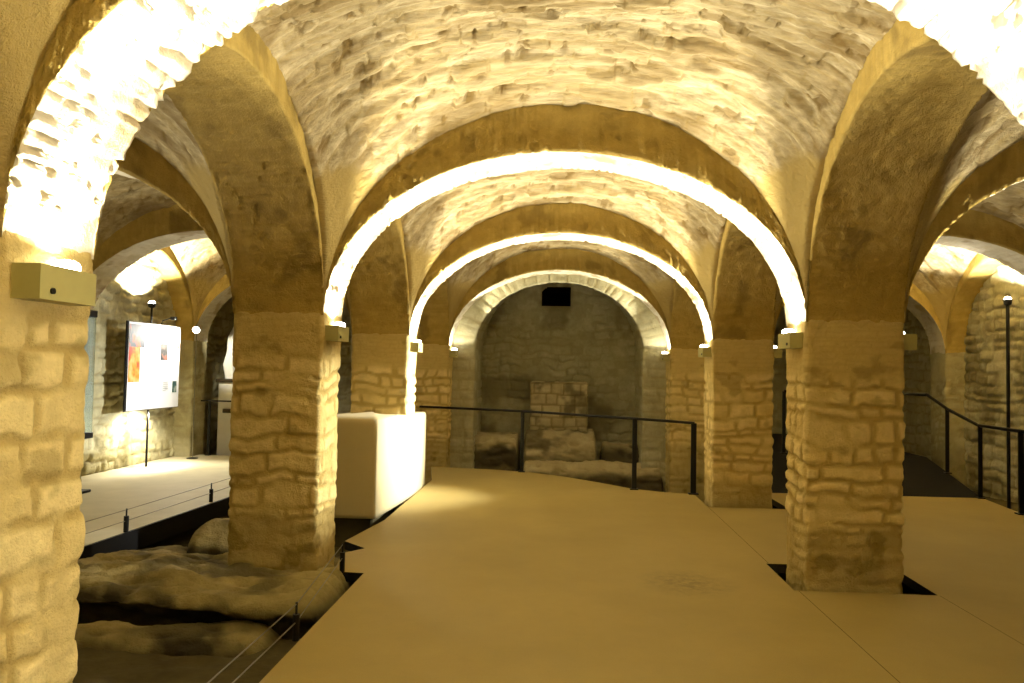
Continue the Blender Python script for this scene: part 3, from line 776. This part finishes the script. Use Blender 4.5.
def lamps(x, y, s, power, wide, cone=82, k_far=False):
    """the two lamps of a box: a narrow one along the arch soffit and a wide one up into the vault, plus an added spill light"""
    a = math.radians(48); spot('uplight', (x, y - (0 if k_far else .195), 1.91), (s*math.sin(a), 0, math.cos(a)), power, math.radians(cone), WARM, .38)
    a = math.radians(20)
    if wide: spot('uplight', (x, y, 1.91), (s*math.sin(a), 0, math.cos(a)), wide, math.radians(121), WARM, .04)
    if wide > 100 or k_far: spot('added_spill', (x, y, 1.92), (0, 0, 1), 26, math.radians(168), WARM, .1)  # extra light added to brighten the wall just above, no such lamp

def lightbox(x, y, s, label, group, power, wide, cone=82, far=False):
    """s: direction it sticks out from the pillar face (+x or -x); y = near end"""
    t = empty('uplight_box', (x, y + .175, 1.73), label, 'wall light', group)
    ln, pr = .30, .105
    # open trough: back, front, two cheeks and a floor with a sloping underside
    V = []; F = []
    def prism(a0, a1, poly):
        b = len(V)
        for a in (a0, a1):
            for p, z in poly: V.append((s*p, a, z))
        n = len(poly); F.append(tuple(b+i for i in range(n))); F.append(tuple(b+n+i for i in range(n))[::-1])
        for i in range(n): F.append((b+i, b+(i+1) % n, b+n+(i+1) % n, b+n+i))
    h = .115
    prism(-ln/2, ln/2, [(.095, .012), (.105, .012), (.105, h), (.095, h)])
    prism(-ln/2, ln/2, [(-.01, 0), (.105, .0), (.105, .012), (-.01, .012)])
    prism(-ln/2, ln/2, [(-.01, .012), (.012, .012), (.012, h), (-.01, h)])
    prism(-ln/2, -ln/2 + .012, [(.012, .012), (.095, .012), (.095, h), (.012, h)])
    prism(ln/2 - .012, ln/2, [(.012, .012), (.095, .012), (.095, h), (.012, h)])
    mb = MB(); mb.add(V, F); mb.build('housing', M['box'], t)
    b = MB(); b.lathe([(.018, .02), (.028, .06), (.044, .105), (.047, .125), (.044, .14), (.028, .15), (.001, .153)], (s*.056, .05, 0), 18)
    b.build('bulb', M['bulb'], t, smooth=True)
    k = MB(); k.tube([(s*.104, -.09, .03), (s*.112, -.09, .03)], .011, 10); k.build('screw_knob', M['black'], t)
    lamps(x + s*.06, y + (.10 if far else .20), s, power, wide, cone, far)
    return t
FN = {(1, -1): 'olive light box on the nearest left pillar, biggest of the light boxes', (1, 1): 'light box on the nearest right pillar, out of frame',
      (2, -1): 'light box on the pillar over the excavated rock, facing the nave', (2, 1): 'light box on the nave side of the pillar in the floor cutout',
      (3, -1): 'light box on the pillar behind the white block', (3, 1): 'light box on the pillar at the right end of the railing',
      (4, -1): 'small far light box left of the dark niche', (4, 1): 'small far light box right of the dark niche'}
NP, NW = 720, 130
for k in range(0, 5):
    for s in (-1, 1):
        if k == 0:
            lamps(s*(XN - .06), PY(k) + .25, -s, NP*2.2, NW*4)  # unseen lamps without boxes, added to brighten the faces towards the camera
            continue
        lightbox(s*XN, PY(k) + .02, -s, FN[(k, s)], 'light boxes facing the nave', NP if k < 4 else NP*.55, NW if k < 4 else 0, 82 if k < 4 else 58, k == 4)
AN = {(2, 1): 'light box on the aisle side of the pillar in the floor cutout',
      (3, 1): 'light box on the aisle side of the pillar at the railing end',
      (1, -1): 'light box on the aisle side of the nearest left pillar', (1, 1): 'light box on the aisle side of the nearest right pillar'}
for (k, s), lab in AN.items():
    lightbox(s*XO, PY(k) + .02, s, lab, 'light boxes facing the aisles', 420 if k == 2 else 120, 260 if s < 0 else 130)
lightbox(-XW, PY(2) + .02, 1, 'added unseen light box on the left aisle wall, lighting the second aisle arch', 'light boxes facing the aisles', 420, 200)  # box and lamp added out of view to light the aisle arch
spot('pillar_wash', (1.60, 2.62, 1.71), Vector((-1.79, 2.58, .9)) - Vector((1.60, 2.62, 1.71)), 420, math.radians(44), WARM, .9, .05)  # light without a fixture, added to brighten the nearest left pillar
spot('pillar_wash', (1.60, 6.02, 1.71), Vector((-1.79, 5.98, .95)) - Vector((1.60, 6.02, 1.71)), 1400, math.radians(26), (1, .97, .86), .8, .04)
# spotlight on the white block (second lamp of the light box at the railing end)
spot('block_spot', (1.62, 9.34, 1.70), Vector((-1.80, 9.15, .95)) - Vector((1.62, 9.34, 1.70)), 6500, math.radians(50), (.92, .95, 1.0), 1.0, .04)

# ------------------------------------------------------------------ pole uplight, right aisle
def pole_light(loc, h, label, r=.022, power=320, cone=150, direction=(0, 0, 1)):
    t = empty('pole_uplight', loc, label, 'lamp')
    b = MB(); b.lathe([(.12, 0), (.12, .012), (.03, .02), (r, .03)], n=20); b.build('base', M['black'], t)
    p = MB(); p.tube([(0, 0, .02), (0, 0, h - .06)], r, 10); p.build('pole', M['black'], t)
    hd = MB(); hd.lathe([(.02, h - .08), (.045, h - .06), (.055, h), (.05, h + .005)], n=18); hd.build('lamp_head', M['black'], t)
    e = MB(); e.lathe([(.045, h), (.045, h + .012), (.03, h + .035), (.001, h + .045)], n=18); e.build('bulb', M['bulb'], t, smooth=True)
    spot('pole_spot', (loc[0], loc[1], loc[2] + h + .07), direction, power, math.radians(cone), COOL, .15, .04)
    return t
pole_light((5.9, 10.5, -.2), 2.78, 'tall black pole with a bright lamp on top by the right wall', power=1500)

# ------------------------------------------------------------------ info panel, left aisle
def info_panel():
    px, y0, y1, z0, z1 = -6.03, 10.42, 11.94, .85, 2.13
    yc = (y0 + y1)/2
    t = empty('info_panel', (px, yc, 0), 'large white printed information panel with photos on the left aisle wall', 'panel')
    b = MB(); b.box((-.012, 0, (z0+z1)/2), (.024, y1 - y0, z1 - z0), .004); b.build('board', M['black'], t)
    s = MB(); s.box((.003, .015, (z0+z1)/2), (.006, y1 - y0 - .05, z1 - z0 - .02), .001); s.build('printed_sheet', M['sheet'], t)
    def pic(name, ya, yb, za, zb, mat):
        m = MB(); m.box((.0075, (ya+yb)/2, (za+zb)/2), (.003, yb - ya, zb - za), .0005); return m.build(name, M[mat], t)
    Ypix = lambda f: -(y1-y0)/2 + .05 + f*(y1 - y0 - .06)
    Zf = lambda f: z1 - .015 - f*(z1 - z0 - .03)
    pic('picture', Ypix(0), Ypix(.27), Zf(.28), Zf(.02), 'photo_a')
    pic('picture', Ypix(0), Ypix(.20), Zf(.68), Zf(.28), 'photo_b')
    pic('picture', Ypix(.60), Ypix(.74), Zf(.42), Zf(.22), 'photo_c')
    pic('picture', Ypix(.86), Ypix(.95), Zf(.82), Zf(.68), 'photo_d')
    pic('red_mark', Ypix(.95), Ypix(.99), Zf(.27), Zf(.18), 'red')
    m = MB()
    for i in range(5):
        z = Zf(.69 + .025*i); w = .16 if i < 4 else .09
        m.box((.0075, Ypix(.66) + w/2, z), (.002, w, .008), .0004)
    m.build('caption', M['ink'], t)
    p = MB(); p.tube([(-.06, -.02, -.02), (-.06, -.02, 2.40)], .016, 8); p.build('support_pole', M['black'], t)
    h = MB(); h.lathe([(.016, 2.36), (.05, 2.38), (.06, 2.43)], (-.06, -.02, 0), 16); h.build('uplight_head', M['black'], t)
    e = MB(); e.lathe([(.05, 2.42), (.05, 2.44), (.03, 2.47), (.001, 2.475)], (-.06, -.02, 0), 16); e.build('bulb', M['bulb'], t, smooth=True)
    a = MB(); a.tube([(-.03, .2, 2.10), (.0, .2, 2.19), (.14, .2, 2.23)], .010, 8); a.box((.17, .2, 2.225), (.08, .07, .05), .006); a.build('picture_light', M['black'], t)
    spot('panel_up', (px - .06, yc - .02, 2.52), (-.25, 0, 1), 750, math.radians(135), COOL, .25, .03)
    spot('panel_wash', (px + .42, yc + .15, 2.26), (-.55, -.1, -.9), 75, math.radians(115), COOL, .5, .03)
    spot('panel_under', (px + .02, yc, .78), (-.42, 0, -.8), 210, math.radians(150), COOL, .5, .03)
info_panel()

def wall_spot():
    t = empty('pole_spotlight', (-5.93, 12.28, 0), 'small bright round spotlight on a thin pole right of the info panel', 'lamp')
    b = MB(); b.lathe([(.09, 0), (.09, .012), (.02, .02)], n=18); b.build('base', M['black'], t)
    p = MB(); p.tube([(0, 0, .01), (0, 0, 2.06)], .009, 8); p.build('pole', M['cable'], t)
    h = MB(); h.tube([(-.03, .07, 2.16), (-.005, .0, 2.12), (.014, -.045, 2.095)], [.03, .05, .062], 16); h.build('lamp_head', M['black'], t, smooth=True)
    e = MB(); e.tube([(.014, -.045, 2.095), (.02, -.062, 2.085), (.023, -.07, 2.08)], [.058, .05, .02], 16); e.build('bulb', M['bulb'], t, smooth=True)
    spot('pole_spot', (-5.89, 12.18, 2.07), (.6, -1, -.6), 450, math.radians(125), COOL, .6, .04)
wall_spot()
spot('statue_spot', (-5.88, 12.36, 2.14), Vector((-5.8, 13.4, 1.6)) - Vector((-5.88, 12.36, 2.14)), 130, math.radians(50), COOL, .6, .03)

# glass display case on a stand
def display_case():
    x, y = -5.69, 8.72
    t = empty('display_case', (x, y, 0), 'tall narrow glass display case with black cap and base on a black stand', 'display case')
    def fr(z, w, h): m = MB(); m.box((0, 0, z), (w, w*.9, h), .006); return m
    fr(.015, .36, .03).build('foot_plate', M['black'], t)
    s = MB(); s.tube([(.0, 0, .02), (.005, 0, .3), (.03, 0, .6), (.04, 0, .66)], [.028, .026, .028, .04], 10); s.build('stand', M['black'], t, smooth=True)
    fr(.67, .36, .07).build('base', M['black'], t)
    fr(2.11, .36, .085).build('cap', M['black'], t)
    g = MB(); w, d, z0, z1 = .168, .15, .705, 2.07
    for sx, sy, lx, ly in ((1, 0, .005, 2*d), (-1, 0, .005, 2*d), (0, 1, 2*w, .005), (0, -1, 2*w, .005)):
        g.box((sx*w, sy*d, (z0+z1)/2), (lx, ly, z1 - z0), .001)
    g.build('glass', M['glass'], t)
    for z in (1.15, 1.6): 
        q = MB(); q.box((0, 0, z), (.31, .28, .006), .001); q.build('glass_shelf', M['glass'], t)
    l = MB(); l.box((0, -.05, .713), (.26, .12, .012), .002); l.build('light_strip', M['led'], t)
    e = MB(); e.lathe([(.03, 0), (.05, .03), (.035, .08), (.02, .11), (.03, .14)], n=16)
    o = e.build('small_pot', M['bronze'], None, loc=(x, y, 1.603), smooth=True); tag(o, 'small dark vessel on the upper shelf of the glass case', 'vessel')
display_case()

# statue on a pale plinth at the end of the left aisle
def statue():
    x, y = -5.66, 13.5
    p = empty('statue_plinth', (x, y, 0), 'pale plinth carrying the statue fragment at the end of the left aisle', 'plinth')
    m = MB(); m.box((0, 0, .42), (.62, .5, 1.64), .015); m.build('body', M['statue'], p)
    m = MB(); m.box((.0, 0, 1.26), (.70, .58, .06), .01); m.build('slab', M['bronze'], p)
    m = MB(); m.box((.04, -.28, .73), (.46, .09, .07), .008); m.build('dark_ledge', M['bronze'], p)
    t = empty('statue', (x, y, 1.29), 'pale draped statue fragment with a dark side standing on the plinth', 'statue')
    def body(cx, prof, mat, name, seed):
        n = 28; P = np.empty((n, 60, 3)); zs = np.linspace(0, prof[-1][1], 60)
        rr = np.interp(zs, [q[1] for q in prof], [q[0] for q in prof]); ox = np.interp(zs, [q[1] for q in prof], [q[2] for q in prof])
        for i in range(n):
            a = 2*PI*i/n; fold = 1 + .12*np.sin(5*a + zs*4) + .1*(vn(zs*6, a*2, 0, seed) - .5)
            P[i, :, 0] = x + cx + ox + rr*fold*math.cos(a); P[i, :, 1] = y + .7*rr*fold*math.sin(a); P[i, :, 2] = 1.29 + zs
        grid_obj(name, P, M[mat], t, loc=(0, 0, 0), wrap=True).location = (-x, -y, -1.29)
    body(-.20, [(.10, 0, 0), (.12, .25, -.02), (.10, .5, .03), (.115, .75, .06), (.06, .95, .10), (.07, 1.02, .11), (.001, 1.08, .11)], 'statue', 'figure', 3)
    body(.02, [(.13, 0, 0), (.14, .3, 0), (.13, .6, .02), (.08, .78, .02), (.001, .84, .03)], 'bronze', 'dark_side', 6)
statue()

# ------------------------------------------------------------------ railings
def railing(name, label, top, posts, mat='black', rr=.02, flat=False, base=None, lower=()):
    t = empty(name, posts[0][0], label, 'railing'); o0 = Vector(posts[0][0])
    L_ = lambda p: tuple(Vector(p) - o0)
    m = MB(); m.tube([L_(p) for p in top], rr, 8); m.build('top_rail', M[mat], t, smooth=False)
    for p, h, w in posts:
        q = MB(); q.box(L_((p[0], p[1], p[2] + h/2)), (w, .025, h), .003); q.box(L_((p[0], p[1], p[2] + .008)), (w*1.8, .08, .016), .002); q.build('post', M[mat], t)
    for l in lower:
        q = MB(); q.tube([L_(p) for p in l], .008, 6); q.build('lower_rail', M[mat], t)
    return t
railing('nave_railing', 'long black metal railing along the far edge of the nave floor', [(-2.15, 11.93, .94), (-.53, 11.68, .915), (1.01, 10.22, .925), (1.74, 9.96, .90)],
        [((-.53, 11.68, 0), .91, .055), ((1.01, 10.22, 0), .92, .06), ((1.73, 9.96, 0), .90, .07)], rr=.018)
railing('ramp_railing', 'black railing along the right wall climbing beside the dark ramp', [(5.24, 7.2, .93), (5.27, 9.1, .94), (5.42, 10.32, .93), (5.45, 11.17, 1.10), (5.45, 11.76, 1.28), (5.2, 11.85, 1.29), (3.4, 11.85, 1.29)],
        [((5.27, 9.14, 0), .94, .06), ((5.42, 10.27, 0), .93, .05), ((5.45, 11.17, .2), .9, .05), ((5.24, 7.2, 0), .93, .05), ((3.4, 11.85, .36), .93, .05)], rr=.022)
railing('walkway_railing', 'short black railing closing the far end of the left walkway', [(-6.05, 12.78, .92), (-4.6, 12.74, .92), (-3.8, 12.72, .92)],
        [((-5.9, 12.78, 0), .92, .045), ((-3.82, 12.72, 0), .92, .045)], rr=.014)

def cable_barrier(label, pts, hz, r, cable_ends):
    t = empty('cable_barrier', pts[0], label, 'barrier'); o0 = Vector(pts[0])
    for p in pts:
        m = MB(); q = Vector(p) - o0
        m.tube([q, q + Vector((0, 0, hz*.72))], r, 10); m.tube([q + Vector((0, 0, hz*.7)), q + Vector((0, 0, hz + .01))], r*.35, 8); m.build('post', M['black'], t)
    for f in (1.0, .5):
        m = MB(); m.tube([tuple(Vector(p) - o0 + Vector((0, 0, hz*f))) for p in cable_ends], .0035, 6); m.build('cable', M['cable'], t)
cable_barrier('low wire barrier on black posts along the raised left walkway', [(-3.97, 5.22, 0), (-3.90, 6.83, 0), (-3.85, 8.44, 0), (-3.83, 10.05, 0), (-3.80, 11.66, 0)], .20, .022,
              [(-4.24, -.9, 0), (-3.97, 5.22, 0), (-3.90, 6.83, 0), (-3.85, 8.44, 0), (-3.80, 11.66, 0)])
cable_barrier('low wire barrier on black posts along the left edge of the beige floor', [(-1.45, 1.38, 0), (-1.45, 2.83, 0), (-1.45, 4.28, 0), (-1.60, 5.74, 0)], .20, .02,
              [(-1.45, .2, 0), (-1.45, 2.83, 0), (-1.45, 4.28, 0), (-1.60, 5.74, 0)])

# steel edge beams under the slabs
e = MB()
for p, q in (((-4.27, YB), (-3.95, 6.18)), ((-3.95, 6.18), (-3.82, 8.86)), ((-3.82, 8.86), (-3.74, 12.75))):
    e.add([(p[0], p[1], -.004), (q[0], q[1], -.004), (q[0], q[1], -.2), (p[0], p[1], -.2), (p[0]+.03, p[1], -.004), (q[0]+.03, q[1], -.004), (q[0]+.03, q[1], -.2), (p[0]+.03, p[1], -.2)],
          [(0, 1, 2, 3), (4, 5, 6, 7), (0, 1, 5, 4), (3, 2, 6, 7), (0, 4, 7, 3), (1, 5, 6, 2)])
o = e.build('trim_9', M['black']); o['kind'] = 'structure'

# ------------------------------------------------------------------ world, camera, view
w = bpy.data.worlds.new('cellar'); scene.world = w; w.use_nodes = True
w.node_tree.nodes['Background'].inputs[0].default_value = (0, 0, 0, 1); w.node_tree.nodes['Background'].inputs[1].default_value = 0
cam = bpy.data.cameras.new('camera'); cam.sensor_width = 36; cam.lens = 36*770/1024; cam.clip_start = .02
co = bpy.data.objects.new('camera', cam); COL.objects.link(co)
yaw, pit, rol = math.radians(-3.41), math.radians(2.17), math.radians(1.05)
fw = Vector((math.sin(yaw)*math.cos(pit), math.cos(yaw)*math.cos(pit), math.sin(pit)))
r = Vector((math.cos(yaw), -math.sin(yaw), 0)); u = r.cross(fw)
r2 = r*math.cos(rol) + u*math.sin(rol); u2 = r2.cross(fw)
mt = Matrix((r2, u2, -fw)).transposed().to_4x4(); mt.translation = (-.0158, 0, 1.525)
co.matrix_world = mt
scene.camera = co
scene.cycles.max_bounces = 10; scene.cycles.diffuse_bounces = 7
scene.cycles.use_denoising = True
scene.cycles.sample_clamp_indirect = 8
vs = scene.view_settings
vs.view_transform = 'Standard'; vs.look = 'None'; vs.gamma = 1; vs.use_curve_mapping = False
vs.exposure = -0.6
